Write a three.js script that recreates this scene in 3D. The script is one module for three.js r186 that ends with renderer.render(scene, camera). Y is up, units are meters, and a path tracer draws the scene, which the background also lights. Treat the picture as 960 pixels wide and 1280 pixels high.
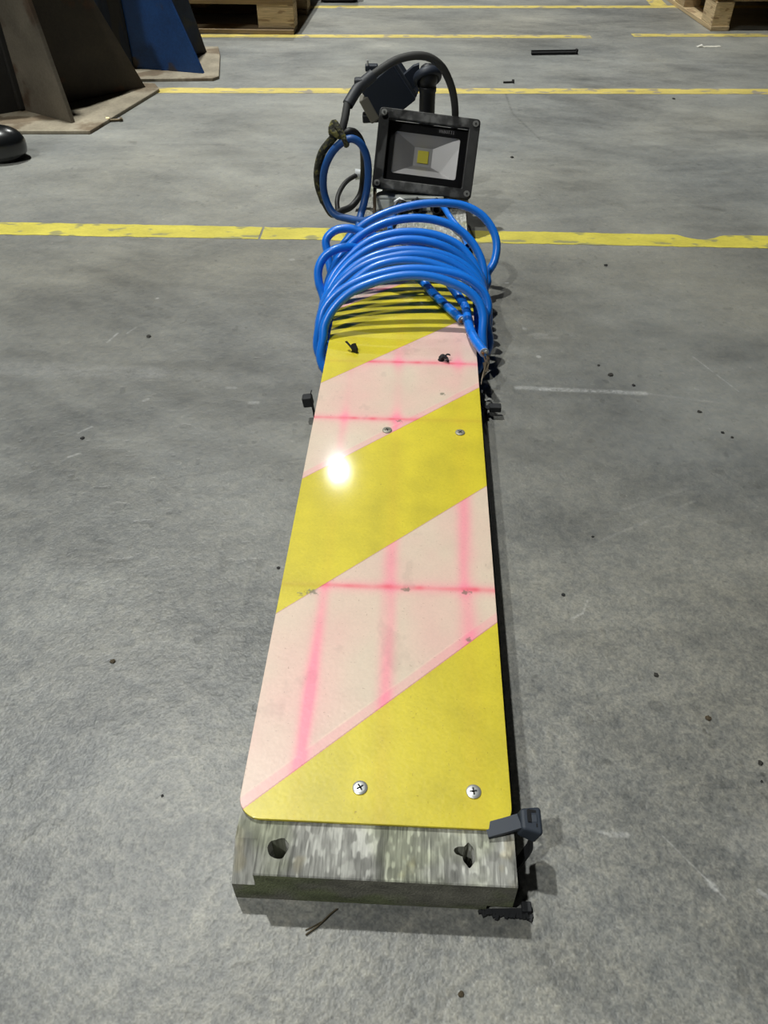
import * as THREE from 'three';
import { mergeGeometries } from 'three/addons/utils/BufferGeometryUtils.js';
import { RoundedBoxGeometry } from 'three/addons/geometries/RoundedBoxGeometry.js';
import { Brush, Evaluator, SUBTRACTION } from 'three-bvh-csg';

// ---------------------------------------------------------------- camera, lamps, exposure
const scene = new THREE.Scene();
scene.background = new THREE.Color(0x0b0c0d);
const camera = new THREE.PerspectiveCamera(67.1056, 960 / 1280, 0.02, 80);
camera.position.set(0, 0.66125, 0);
camera.rotation.set(THREE.MathUtils.degToRad(-42.6205), 0, 0);
const renderer = new THREE.WebGLRenderer({ antialias: true });
renderer.toneMapping = THREE.LinearToneMapping;
renderer.toneMappingExposure = 1.12;
renderer.shadowMap.enabled = true;
const LAMP_POWER = 110, LAMP_COLOR = new THREE.Color(0.985, 1, 0.955), LAMP_HEIGHT = 6;
const LAMP_SPOTS = [[-1.65, -2.95], [-2.95, 1.7], [-0.61, -8.04], [-4.3, 6.4], [0.5, -13.1]];

// ---------------------------------------------------------------- helpers
function rng(seed) { let s = seed >>> 0; return () => { s = (s + 0x6d2b79f5) | 0; let t = Math.imul(s ^ (s >>> 15), 1 | s); t = (t + Math.imul(t ^ (t >>> 7), 61 | t)) ^ t; return ((t ^ (t >>> 14)) >>> 0) / 4294967296; }; }
const NT = new Float32Array(65536); { const r = rng(7); for (let i = 0; i < 65536; i++) NT[i] = r() * 2 - 1; }
function noise(x, y) {
  const xi = Math.floor(x), yi = Math.floor(y); let fx = x - xi, fy = y - yi;
  fx = fx * fx * (3 - 2 * fx); fy = fy * fy * (3 - 2 * fy);
  const a = (xi & 255), b = ((xi + 1) & 255), c = (yi & 255) << 8, d = ((yi + 1) & 255) << 8;
  const p = NT[c + a] + (NT[c + b] - NT[c + a]) * fx, q = NT[d + a] + (NT[d + b] - NT[d + a]) * fx;
  return p + (q - p) * fy;
}
const fbm = (x, y, n = 4) => { let s = 0, a = 0.5; for (let i = 0; i < n; i++) { s += a * noise(x + i * 17.3, y + i * 9.1); x *= 2.03; y *= 2.03; a *= 0.5; } return s; };
const clamp = (x, a = 0, b = 1) => Math.min(b, Math.max(a, x));
const smooth = (a, b, x) => { const t = clamp((x - a) / (b - a)); return t * t * (3 - 2 * t); };
const LUT = new Uint8Array(4097); for (let i = 0; i <= 4096; i++) { const l = i / 4096; LUT[i] = Math.round(255 * (l <= 0.0031308 ? 12.92 * l : 1.055 * Math.pow(l, 1 / 2.4) - 0.055)); }
const toS = (l) => LUT[Math.round(clamp(l) * 4096)];
// a colour map computed texel by texel: f(u, v, out) writes linear rgb (and bump in out[3])
function paint(w, h, f, bump = false) {
  const c = new Uint8Array(w * h * 4), b = bump ? new Uint8Array(w * h) : null, o = [0, 0, 0, 0.5];
  for (let j = 0, k = 0; j < h; j++) for (let i = 0; i < w; i++, k++) {
    f((i + 0.5) / w, (j + 0.5) / h, o);
    c[k * 4] = toS(o[0]); c[k * 4 + 1] = toS(o[1]); c[k * 4 + 2] = toS(o[2]); c[k * 4 + 3] = 255;
    if (b) b[k] = clamp(o[3]) * 255;
  }
  const fin = (t, srgb) => { t.magFilter = THREE.LinearFilter; t.minFilter = THREE.LinearFilter; t.wrapS = t.wrapT = THREE.MirroredRepeatWrapping; if (srgb) t.colorSpace = THREE.SRGBColorSpace; t.needsUpdate = true; return t; };
  const map = fin(new THREE.DataTexture(c, w, h, THREE.RGBAFormat), true);
  return bump ? { map, bumpMap: fin(new THREE.DataTexture(b, w, h, THREE.RedFormat), false) } : { map };
}
const lin = (r, g, b) => new THREE.Color().setRGB(r, g, b);
const std = (c, roughness = 0.6, extra = {}) => new THREE.MeshStandardMaterial({ color: c, roughness, ...extra });
const phys = (c, roughness = 0.5, extra = {}) => new THREE.MeshPhysicalMaterial({ color: c, roughness, ...extra });

const taken = new Map();
function numbered(n) { const k = taken.get(n) ?? 0; taken.set(n, k + 1); return k ? `${n}_${String(k).padStart(3, '0')}` : n; }
function tag(o, label, category, group) { o.userData.label = label; o.userData.category = category; if (group) o.userData.group = group; return o; }
function clean(g) { g = g.index ? g.toNonIndexed() : g.clone(); for (const k of Object.keys(g.attributes)) if (!['position', 'normal', 'uv'].includes(k)) g.deleteAttribute(k); if (!g.attributes.uv) g.setAttribute('uv', new THREE.BufferAttribute(new Float32Array(g.attributes.position.count * 2), 2)); g.clearGroups(); return g; }
const join = (list) => list.length === 1 ? clean(list[0]) : mergeGeometries(list.map(clean));
function part(name, geo, mat, parent, label) {
  const m = new THREE.Mesh(Array.isArray(geo) ? join(geo) : geo, mat); m.name = name; m.castShadow = m.receiveShadow = true;
  if (label) m.userData.label = label;
  if (parent) parent.add(m); return m;
}
function thing(name, label, category, at = [0, 0, 0], turn = 0, group) {
  const o = new THREE.Group(); o.name = numbered(name); o.position.set(...at); o.rotation.y = turn; scene.add(o); return tag(o, label, category, group);
}
function single(name, geo, mat, label, category, at = [0, 0, 0], turn = 0, group) {
  const m = part(numbered(name), geo, mat, scene); m.position.set(...at); m.rotation.y = turn; return tag(m, label, category, group);
}
const V = (p) => new THREE.Vector3(...p);
function tube(pts, r, n = 80, rad = 10, closed = false) { return new THREE.TubeGeometry(new THREE.CatmullRomCurve3(pts.map(V), closed, 'centripetal'), n, r, rad, closed); }
function box(w, h, d, x = 0, y = 0, z = 0, rx = 0, ry = 0, rz = 0) { const g = new THREE.BoxGeometry(w, h, d); g.rotateZ(rz); g.rotateX(rx); g.rotateY(ry); return g.translate(x, y, z); }
function rbox(w, h, d, r, x = 0, y = 0, z = 0, seg = 2) { return new RoundedBoxGeometry(w, h, d, seg, Math.min(r, w / 2.01, h / 2.01, d / 2.01)).translate(x, y, z); }
function cyl(r0, r1, h, seg = 24, x = 0, y = 0, z = 0) { return new THREE.CylinderGeometry(r0, r1, h, seg).translate(x, y, z); }
// a flat polygon (list of [x, y]) given a thickness along z, its edges chamfered
function slab(pts, t, bevel = 0) {
  const s = new THREE.Shape(pts.map((p) => new THREE.Vector2(p[0], p[1])));
  const g = new THREE.ExtrudeGeometry(s, { depth: t - 2 * bevel, bevelEnabled: bevel > 0, bevelThickness: bevel, bevelSize: bevel, bevelOffset: -bevel, bevelSegments: 1 });
  return g.translate(0, 0, bevel);
}
// the board's own axes: u across (right), h up, w away along the board
const YAW = Math.atan(0.0477), CS = Math.cos(YAW), SN = Math.sin(YAW), OX = -0.00825, OZ = -0.28875;
const onBoard = (u, h, w) => [OX + u * CS + w * SN, h, OZ + u * SN - w * CS];
const boardThing = (name, label, category, u, h, w, group) => thing(name, label, category, onBoard(u, h, w), -YAW, group);

// ---------------------------------------------------------------- the hall
const FLOOR_MARKS = [ // [x0, z0, x1, z1, width, strength]: white scrapes and dark scuffs on the concrete
  [0.205, -1.0, 0.395, -0.985, 0.008, 0.45], [0.24, -0.995, 0.36, -0.99, 0.005, 0.35], [0.395, -0.985, 0.5, -0.96, 0.004, 0.12], [-0.62, -1.055, -0.36, -1.04, 0.03, 0.16], [-0.36, -1.04, -0.15, -1.02, 0.02, 0.07],
  [0.242, -0.303, 0.272, -0.262, 0.0012, 0.35], [0.270, -0.264, 0.274, -0.259, 0.004, 0.7], [0.197, -0.304, 0.211, -0.304, 0.004, 0.55], [0.194, -0.305, 0.187, -0.307, 0.002, 0.4], [0.309, -0.257, 0.318, -0.249, 0.003, 0.5], [0.272, -0.262, 0.28, -0.25, 0.0012, 0.3],
  [0.206, -0.545, 0.220, -0.553, 0.002, 0.35], [0.220, -0.553, 0.229, -0.572, 0.002, 0.3], [0.5, -1.09, 0.54, -0.99, 0.002, 0.3],
  [0.26, -0.665, 0.40, -0.74, 0.003, 0.13], [0.25, -0.7, 0.41, -0.77, 0.004, 0.08],
  [-0.46, -1.135, -0.45, -1.165, 0.003, 0.4], [-0.434, -1.165, -0.424, -1.185, 0.003, 0.35], [-0.435, -0.885, -0.42, -0.9, 0.003, 0.3], [-0.432, -0.83, -0.42, -0.838, 0.003, 0.4],
  [-0.36, -0.965, -0.355, -0.97, 0.004, 0.4], [-0.24, -1.0, -0.228, -1.0, 0.004, 0.4], [-0.2, -0.96, -0.19, -0.96, 0.006, 0.35],
  [0.375, -2.65, 0.37, -2.42, 0.005, -0.4], [0.37, -2.42, 0.415, -2.18, 0.005, -0.35],
  [-0.4, -1.5, -0.33, -1.56, 0.012, -0.25], [-0.2, -0.78, 0.0, -0.86, 0.004, -0.12], [-0.3, -0.78, -0.1, -0.83, 0.004, -0.2], [-0.26, -0.42, -0.2, -0.44, 0.002, -0.3],
  [-0.45, -0.56, -0.43, -0.6, 0.002, -0.3], [0.255, -1.15, 0.29, -1.15, 0.006, 0.15],
  [0.85, -3.1, 0.78, -2.6, 0.09, 0.07], [0.75, -3.05, 0.7, -2.5, 0.04, 0.05], [1.15, -3.2, 1.05, -2.6, 0.06, 0.1], [0.9, -3.0, 1.25, -2.97, 0.02, 0.15],
  [0.31, -0.43, 0.313, -0.39, 0.006, -0.25], [0.35, -0.36, 0.352, -0.335, 0.002, -0.3], [0.335, -0.352, 0.347, -0.335, 0.0015, -0.3],
  [0.16, -1.38, 0.165, -1.28, 0.02, 0.1], [0.9, -2.4, 0.95, -2.3, 0.02, -0.12], [0.5, -1.75, 0.53, -1.72, 0.02, -0.2], [0.7, -1.72, 0.74, -1.7, 0.015, -0.25],
];
const FLOOR_SPOTS = [ // [x, z, rx, rz, strength]
  [-0.19, -0.625, 0.006, 0.014, -0.28], [-0.118, -0.873, 0.018, 0.01, -0.16], [-0.155, -0.566, 0.004, 0.004, -0.3], [-0.265, -0.72, 0.014, 0.006, -0.18], [-0.2, -0.33, 0.006, 0.005, -0.3], [0.22, -0.34, 0.005, 0.004, -0.3], [0.211, -0.373, 0.006, 0.004, -0.4], [0.2, -0.372, 0.004, 0.003, -0.3],
  [0.35, -0.36, 0.004, 0.003, -0.5], [0.02, -0.17, 0.006, 0.004, -0.3], [-0.12, -0.16, 0.006, 0.004, -0.35], [0.15, -0.2, 0.05, 0.03, -0.08], [0.33, -0.3, 0.035, 0.03, 0.12], [0.3, -0.2, 0.05, 0.03, -0.07],
  [0.55, -1.25, 0.1, 0.05, -0.06], [0.48, -0.86, 0.03, 0.02, -0.12], [-0.52, -1.9, 0.05, 0.02, -0.15], [-0.12, -1.33, 0.014, 0.01, -0.25], [-0.18, -1.45, 0.006, 0.005, 0.3], [-0.41, -1.29, 0.004, 0.004, 0.5], [0.23, -1.35, 0.005, 0.003, 0.5], [0.24, -1.18, 0.005, 0.006, 0.3], [0.25, -1.09, 0.004, 0.004, 0.55], [0.26, -1.16, 0.018, 0.006, 0.16],
];
function concreteAt(x, z, fine, o) {
  const wx = x + 0.05 * noise(x * 3, z * 3), wz = z + 0.05 * noise(x * 3 + 40, z * 3);
  const a = fbm(wx * 1.7 + 3, wz * 2.1, 4), b = fbm(wx * 7 + 50, wz * 9, 4), st = fbm(wx * 9, wz * 38 + 20, 3), c = noise(x * 62, z * 70), d = noise(x * 170, z * 190);
  const ca = x * 0.82 + z * 0.57, sa = -x * 0.57 + z * 0.82, smear = fbm(ca * 5 + 33, sa * 24 + 12, 4) * smooth(-0.1, 0.3, noise(x * 3.1 + 8, z * 3.1));
  const tint = fbm(x * 2.2 + 90, z * 2.2 + 11, 3);
  let near = smooth(-1.0, -0.25, z);
  const bay = 0.95 + 0.13 * smooth(-0.5, -0.2, z) + 0.5 * smooth(-1.15, -2.3, z) + 0.12 * smooth(-1.5, -3, z) * smooth(-0.3, 0.8, x); // light falloff painted into the concrete: paler far off and in front, darker between
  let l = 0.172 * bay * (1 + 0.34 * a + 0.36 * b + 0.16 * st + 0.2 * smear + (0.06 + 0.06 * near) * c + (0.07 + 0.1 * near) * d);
  let e = 0, f = 0;
  if (fine > 0) { e = noise(x * 420, z * 420); f = noise(x * 860, z * 860); l *= 1 + fine * ((0.06 + 0.15 * near) * e + (0.06 + 0.16 * near) * f); }
  const pit = fbm(x * 55 + 31, z * 60 + 8, 2), p2 = smooth(0.46, 0.58, pit); l *= 1 - 0.16 * p2;
  const fl = noise(x * 210 + 9, z * 240 + 77); if (fl > 0.78) l *= 1 + 1.3 * (fl - 0.78);
  if (fl < -0.84) l *= 0.82;
  const w = 0.055 * tint + 0.02 * b + 0.015 * c * near + 0.02 * d + 0.02 * e * near;
  o[0] = l * (1.0 + w); o[1] = l * (1.0 + w * 0.25); o[2] = l * (0.915 - w * 1.1);
  o[3] = 0.5 + 0.16 * c + 0.14 * d + 0.12 * e + 0.1 * f - 0.35 * p2 + 0.2 * b;
}
function floorTexture(x0, x1, z0, z1, w, h, fine) {
  const near = FLOOR_MARKS.filter((m) => Math.max(m[0], m[2]) > x0 - 0.05 && Math.min(m[0], m[2]) < x1 + 0.05 && Math.max(m[1], m[3]) > z0 - 0.05 && Math.min(m[1], m[3]) < z1 + 0.05);
  const spots = FLOOR_SPOTS.filter((m) => m[0] > x0 - 0.2 && m[0] < x1 + 0.2 && m[1] > z0 - 0.2 && m[1] < z1 + 0.2);
  return paint(w, h, (u, v, o) => {
    const x = x0 + u * (x1 - x0), z = z0 + v * (z1 - z0);
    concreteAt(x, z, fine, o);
    for (const m of near) {
      const hw = m[4]; if (x < Math.min(m[0], m[2]) - hw || x > Math.max(m[0], m[2]) + hw || z < Math.min(m[1], m[3]) - hw || z > Math.max(m[1], m[3]) + hw) continue;
      const dx = m[2] - m[0], dz = m[3] - m[1], t = clamp(((x - m[0]) * dx + (z - m[1]) * dz) / (dx * dx + dz * dz)), k = Math.hypot(x - m[0] - t * dx, z - m[1] - t * dz);
      let s = m[5] * (1 - smooth(0.25, 1, k / hw)) * (0.62 + 0.3 * noise(x * 60, z * 160 + 5) + 0.35 * noise(x * 500, z * 500));
      if (s > 0) for (let i = 0; i < 3; i++) o[i] += s * 0.34; else if (m[5] < 0) for (let i = 0; i < 3; i++) o[i] *= 1 + s;
    }
    for (const m of spots) {
      const q = Math.hypot((x - m[0]) / m[2], (z - m[1]) / m[3]); if (q > 1.3) continue;
      const s = m[4] * (1 - smooth(0.6, 1.15, q + 0.35 * noise(x * 140, z * 140)));
      for (let i = 0; i < 3; i++) o[i] = s > 0 ? o[i] + s * 0.25 : o[i] * (1 + s * 0.75);
    }
  }, true);
}
function floorSlab(x0, x1, z0, z1, mat, parent, tx = [x0, x1, z0, z1]) {
  const g = box(x1 - x0, 0.12, z1 - z0, (x0 + x1) / 2, -0.06, (z0 + z1) / 2), p = g.attributes.position, uv = g.attributes.uv;
  for (let i = 0; i < p.count; i++) uv.setXY(i, (p.getX(i) - tx[0]) / (tx[1] - tx[0]), (p.getZ(i) - tx[2]) / (tx[3] - tx[2]));
  return part('concrete_slab', g, mat, parent);
}
const floor = new THREE.Group(); floor.name = 'floor'; floor.userData.kind = 'structure'; scene.add(floor);
{
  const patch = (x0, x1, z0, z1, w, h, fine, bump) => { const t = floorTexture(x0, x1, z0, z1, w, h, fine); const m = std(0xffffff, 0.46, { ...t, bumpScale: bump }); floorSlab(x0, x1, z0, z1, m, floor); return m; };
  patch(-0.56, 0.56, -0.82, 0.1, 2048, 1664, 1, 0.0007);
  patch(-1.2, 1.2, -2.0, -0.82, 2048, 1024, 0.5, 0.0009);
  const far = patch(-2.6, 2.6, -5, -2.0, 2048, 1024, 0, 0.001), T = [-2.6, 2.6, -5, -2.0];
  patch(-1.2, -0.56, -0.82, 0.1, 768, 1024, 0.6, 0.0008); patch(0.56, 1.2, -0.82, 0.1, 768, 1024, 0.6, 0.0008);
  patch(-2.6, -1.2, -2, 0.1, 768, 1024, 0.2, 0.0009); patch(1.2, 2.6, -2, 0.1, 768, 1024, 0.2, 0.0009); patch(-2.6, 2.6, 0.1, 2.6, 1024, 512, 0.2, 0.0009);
  for (const [a, b, c, d] of [[-2.6, 2.6, 2.6, 11], [-14, -2.6, -26, 11], [2.6, 9, -26, 11], [-2.6, 2.6, -26, -5]]) floorSlab(a, b, c, d, far, floor, T);
}
// painted lines: thin coats of paint with ragged, chipped edges
const yellowPaint = (() => {
  const t = paint(1024, 128, (u, v, o) => {
    const x = u * 2.2, y = v * 0.07, n = fbm(x * 18, y * 40, 4), f = noise(x * 300, y * 500), wear = smooth(0.16, 0.42, fbm(x * 26 + 9, y * 50 + 4, 4) + 0.06 * f);
    const l = 1 + 0.22 * n + 0.08 * f; o[0] = 0.60 * l; o[1] = 0.50 * l; o[2] = 0.085 * l;
    o[0] += (0.22 - o[0]) * wear * 0.75; o[1] += (0.21 - o[1]) * wear * 0.75; o[2] += (0.15 - o[2]) * wear * 0.75; o[3] = 0.5 + 0.2 * f - 0.2 * wear;
  }, true); return (k) => std(k, 0.55, { ...t, bumpScale: 0.0004 });
})();
function paintedLine(x0, z0, x1, z1, w, mat, seed, notch) {
  const L = Math.hypot(x1 - x0, z1 - z0), n = Math.ceil(L / 0.012), top = [], bot = [], r = (i, k) => 0.0016 * noise(i * 0.9 + seed * 31, k) + 0.0012 * noise(i * 0.23 + seed * 11, k + 4);
  for (let i = 0; i <= n; i++) {
    const s = (i / n) * L; let t = w / 2 + r(i, 1), b = -w / 2 + r(i, 9);
    if (notch) t -= notch[2] * Math.max(0, 1 - Math.abs(s - notch[0]) / notch[1]) ** 0.6;
    top.push([s, t]); bot.push([s, b]);
  }
  const g = slab([...bot, ...top.reverse()], 0.0006); const p = g.attributes.position, uv = g.attributes.uv;
  for (let i = 0; i < p.count; i++) uv.setXY(i, p.getX(i) / 2.2 + seed * 0.37, p.getY(i) / 0.07 + 0.5);
  g.rotateX(-Math.PI / 2); g.rotateY(-Math.atan2(z1 - z0, x1 - x0)); g.translate(x0, 0.0001, z0);
  return part('painted_line', g, mat, floor);
}
{
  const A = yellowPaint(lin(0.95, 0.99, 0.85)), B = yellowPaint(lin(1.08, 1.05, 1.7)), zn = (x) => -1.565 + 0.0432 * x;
  paintedLine(-1.6, zn(-1.6), -0.2575, zn(-0.2575), 0.062, A, 1);
  paintedLine(-0.253, zn(-0.253), 1.6, zn(1.6), 0.06, A, 2, [0.905, 0.045, 0.026]);
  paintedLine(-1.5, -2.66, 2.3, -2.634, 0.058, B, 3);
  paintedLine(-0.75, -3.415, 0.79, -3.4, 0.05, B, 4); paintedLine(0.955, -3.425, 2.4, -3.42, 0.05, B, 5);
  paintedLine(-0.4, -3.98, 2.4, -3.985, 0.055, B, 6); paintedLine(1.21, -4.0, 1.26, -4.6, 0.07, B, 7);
}
const clad = std(lin(0.05, 0.05, 0.05), 0.8, paint(128, 128, (u, v, o) => { const n = 1 + 0.2 * fbm(u * 6, v * 6, 4); o[0] = o[1] = o[2] = 0.8 * n; }));
for (const [name, w, h, d, x, y, z] of [['wall_far', 23.4, 7.4, 0.2, -2.5, 3.6, -26.1], ['wall_near', 23.4, 7.4, 0.2, -2.5, 3.6, 11.1], ['wall_left', 0.2, 7.4, 37, -14.1, 3.6, -7.5], ['wall_right', 0.2, 7.4, 37, 9.1, 3.6, -7.5], ['ceiling', 23.4, 0.2, 37.4, -2.5, 7.4, -7.5]]) {
  const m = part(name, box(w, h, d), clad, scene); m.position.set(x, y, z); m.userData.kind = 'structure';
}
// high-bay lamps
{
  const shade = std(lin(0.5, 0.5, 0.5), 0.4, { metalness: 0.8 }), dark = std(lin(0.05, 0.05, 0.05), 0.6);
  const glow = new THREE.MeshStandardMaterial({ color: 0xffffff, emissive: LAMP_COLOR, emissiveIntensity: 16, roughness: 0.5 });
  const names = ['high bay lamp above and just beyond the striped board', 'high bay lamp above and to the left of the viewer', 'second high bay lamp of the row beyond the board', 'high bay lamp behind the viewer, last of its row', 'farthest high bay lamp of the row under the ceiling'];
  LAMP_SPOTS.forEach(([x, z], i) => {
    const t = thing('high_bay_lamp', names[i], 'lamp', [x, LAMP_HEIGHT, z], 0, 'high bay lamps under the hall ceiling');
    part('lamp_shade', new THREE.LatheGeometry([[0.06, 0.3], [0.1, 0.29], [0.14, 0.2], [0.24, 0.02], [0.25, 0.0], [0.235, 0.02], [0.13, 0.19], [0.05, 0.26]].map((p) => new THREE.Vector2(...p)), 32), shade, t);
    part('lens', cyl(0.15, 0.15, 0.01, 32, 0, 0.14, 0), glow, t);
    part('hanger', cyl(0.012, 0.012, 1.02, 12, 0, 0.79, 0), dark, t);
    const l = new THREE.SpotLight(LAMP_COLOR, LAMP_POWER, 0, 1.0, 1, 2); l.position.set(x, LAMP_HEIGHT + 0.1, z); l.target.position.set(x, 0, z); l.castShadow = true; l.shadow.radius = 5; l.shadow.mapSize.set(2048, 2048); l.name = 'lamp_light';
    scene.add(l, l.target);
  });
}

// ---------------------------------------------------------------- steel stands, pallets and the rest of the hall's things
function metal(base, rust, k, seed, rough = 0.6) {
  return std(0xffffff, rough, { ...paint(256, 256, (u, v, o) => {
    const n = fbm(u * 7 + seed, v * 7, 5), r = smooth(k - 0.12, k + 0.15, fbm(u * 5 + seed * 3, v * 5 + 7, 5)), g = 1 + 0.35 * n + 0.12 * noise(u * 120, v * 120);
    for (let i = 0; i < 3; i++) o[i] = (base[i] + (rust[i] - base[i]) * r) * g; o[3] = 0.5 + 0.3 * n;
  }, true), bumpScale: 0.0008, metalness: 0.15 });
}
const brownSteel = metal([0.045, 0.034, 0.022], [0.075, 0.035, 0.015], 0.15, 2), greySteel = metal([0.15, 0.13, 0.1], [0.09, 0.06, 0.04], 0.12, 5), plateSteel = metal([0.31, 0.27, 0.2], [0.17, 0.13, 0.085], 0.2, 8, 0.75);
const blueSteel = metal([0.01, 0.06, 0.22], [0.06, 0.05, 0.045], 0.3, 11, 0.5), darkBlueSteel = metal([0.012, 0.022, 0.045], [0.03, 0.03, 0.03], 0.2, 14), shadedSteel = metal([0.012, 0.011, 0.01], [0.02, 0.015, 0.01], 0.3, 17);
function fin(P0, P1, poly, t, mat, name, parent, o) { // an upright plate standing on the line P0 to P1; poly in (along, up)
  const g = slab(poly, t, 0.0008), p = g.attributes.position, uv = g.attributes.uv;
  for (let i = 0; i < p.count; i++) uv.setXY(i, p.getX(i) * 2.5, p.getY(i) * 2.5);
  g.translate(0, 0, -t / 2); g.rotateY(-Math.atan2(P1[1] - P0[1], P1[0] - P0[0])); g.translate(P0[0] - o[0], 0.009, P0[1] - o[2]);
  return part(name, g, mat, parent);
}
function floorPlate(pts, t, mat, parent, o) { const g = slab(pts.map(([x, z]) => [x - o[0], -(z - o[2])]), t, 0.0012); const p = g.attributes.position, uv = g.attributes.uv; for (let i = 0; i < p.count; i++) uv.setXY(i, p.getX(i) * 2, p.getY(i) * 2); g.rotateX(-Math.PI / 2); return part('base_plate', g, mat, parent); }
{
  const o = [-1.03, 0, -2.46], t = thing('steel_stand', 'brown rusty steel stand with tapered fins on a clipped base plate, at left edge', 'steel stand', o);
  floorPlate([[-1.4, -2.2246], [-0.7929, -2.2246], [-0.6943, -2.64], [-0.72, -2.7], [-0.745, -2.715], [-1.4, -2.715]], 0.009, plateSteel, t, o);
  fin([-1.0275, -2.4153], [-0.8563, -2.295], [[-0.02, 0], [0.209, 0], [0.1, 0.56], [0.06, 0.6], [-0.02, 0.6]], 0.012, greySteel, 'fin', t, o).userData.label = 'grey brown front fin';
  fin([-1.0, -2.437], [-0.7433, -2.6609], [[0, 0], [0.34, 0], [0.09, 0.56], [0, 0.6]], 0.012, brownSteel, 'fin', t, o).userData.label = 'dark rust brown side fin';
  fin([-1.02, -2.43], [-1.3, -2.23], [[0, 0], [0.3, 0], [0.06, 0.56], [0, 0.6]], 0.012, shadedSteel, 'fin', t, o);  // fin on the shaded side, its shade put into the near-black colour
  part('column', rbox(0.09, 0.9, 0.09, 0.008, 0, 0.459, 0).rotateY(0.62), shadedSteel, t);
}
{
  const o = [-0.85, 0, -2.93], t = thing('steel_stand', 'blue painted steel stand with tapered fins on a worn base plate', 'steel stand', o);
  floorPlate([[-1.3, -2.738], [-0.549, -2.7636], [-0.5337, -2.79], [-0.5759, -3.083], [-0.6, -3.2], [-1.3, -3.2]], 0.009, plateSteel, t, o);
  fin([-0.8397, -2.8966], [-0.5874, -2.8244], [[-0.1, 0], [0.262, 0], [0.03, 0.58], [-0.1, 0.62]], 0.012, blueSteel, 'fin', t, o);
  fin([-0.76, -2.89], [-0.6297, -3.1207], [[0, 0], [0.26, 0], [0.06, 0.58], [0, 0.6]], 0.012, darkBlueSteel, 'fin', t, o);
  part('column', rbox(0.1, 0.9, 0.1, 0.008, -0.03, 0.459, 0.0), darkBlueSteel, t);
}
const palletWood = (k, s) => std(lin(...k), 0.8, { ...paint(256, 256, (u, v, o) => { const g = fbm(u * 4 + s, v * 40, 4), st = smooth(0.2, 0.5, fbm(u * 3 + s * 5, v * 6, 4)); const l = 0.85 + 0.35 * g - 0.35 * st; o[0] = l; o[1] = l * (0.97 - 0.1 * st); o[2] = l * (0.92 - 0.15 * st); o[3] = 0.5 + 0.4 * g; }, true), bumpScale: 0.0006 });
const pineA = palletWood([0.68, 0.53, 0.32], 1), pineB = palletWood([0.48, 0.36, 0.21], 4), pineC = palletWood([0.27, 0.2, 0.12], 7);
function pallet(label, at, turn, W, D, skidsAlongX) {
  const t = thing('wooden_pallet', label, 'pallet', at, turn);
  // origin at the front corner; +x along the front, -z away
  const xs = [0.038, W / 2, W - 0.038], zs = [0.07, D / 2, D - 0.07];
  if (skidsAlongX) zs.forEach((z) => part('skid_board', rbox(W, 0.016, 0.1, 0.002, W / 2, 0.008, -z + 0.02), pineC, t)); else xs.forEach((x) => part('skid_board', rbox(0.072, 0.016, D, 0.002, x, 0.008, -D / 2), pineA, t));
  xs.forEach((x, i) => zs.forEach((z, j) => part('block', rbox(skidsAlongX ? 0.14 : 0.07, 0.079, skidsAlongX ? 0.09 : 0.13, 0.002, skidsAlongX ? (i === 0 ? 0.07 : i === 2 ? W - 0.07 : x) : x, 0.0555, -z), j === 0 ? pineA : pineB, t)));
  zs.forEach((z) => part('stringer_board', rbox(W, 0.018, 0.1, 0.002, W / 2, 0.104, -z - 0.0), pineB, t));
  for (let k = 0; k < 9; k++) part('deck_board', rbox(0.1106, 0.018, D, 0.001, 0.0553 + k * (W - 0.1106) / 8, 0.122, -D / 2), k % 2 ? pineA : pineB, t);
  return t;
}
pallet('pale pine pallet with an open front corner block, at top right', [1.2743, 0.0003, -3.4976], 0.0, 1.0, 0.9, false);
pallet('pine pallet standing behind the blue steel stand', [-1.345, 0.0003, -3.49], -0.06, 1.0, 0.9, true);
{
  const t = thing('rubber_block', 'black rubber block at the top edge, right of the pallet behind the blue stand', 'block', [-0.205, 0, -4.13]);
  part('body', rbox(0.16, 0.15, 0.12, 0.02, 0, 0.075, 0, 4), std(lin(0.012, 0.012, 0.013), 0.6), t);
}
{ // black rounded toe-shaped buffer at the left edge
  const g = new THREE.SphereGeometry(1, 40, 28), p = g.attributes.position;
  for (let i = 0; i < p.count; i++) { let x = p.getX(i), y = p.getY(i), z = p.getZ(i); y = Math.sign(y) * Math.pow(Math.abs(y), 0.8); if (y < -0.6) y = -0.6 - (Math.abs(y) - 0.6) * 0.3; p.setXYZ(i, x * (x < 0 ? 0.13 : 0.07), y * 0.045 + 0.033, z * 0.052); }
  g.computeVertexNormals();
  const t = thing('rubber_buffer', 'shiny black rounded rubber buffer at the left edge in front of the brown stand', 'buffer', [-0.962, 0, -2.032]);
  part('body', g, phys(lin(0.008, 0.009, 0.01), 0.28, { clearcoat: 0.6, clearcoatRoughness: 0.2 }), t);
  part('sole', cyl(0.05, 0.052, 0.012, 32, 0, 0.006, 0).scale(1.0, 1, 0.85), std(lin(0.01, 0.01, 0.01), 0.8), t);
}
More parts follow.
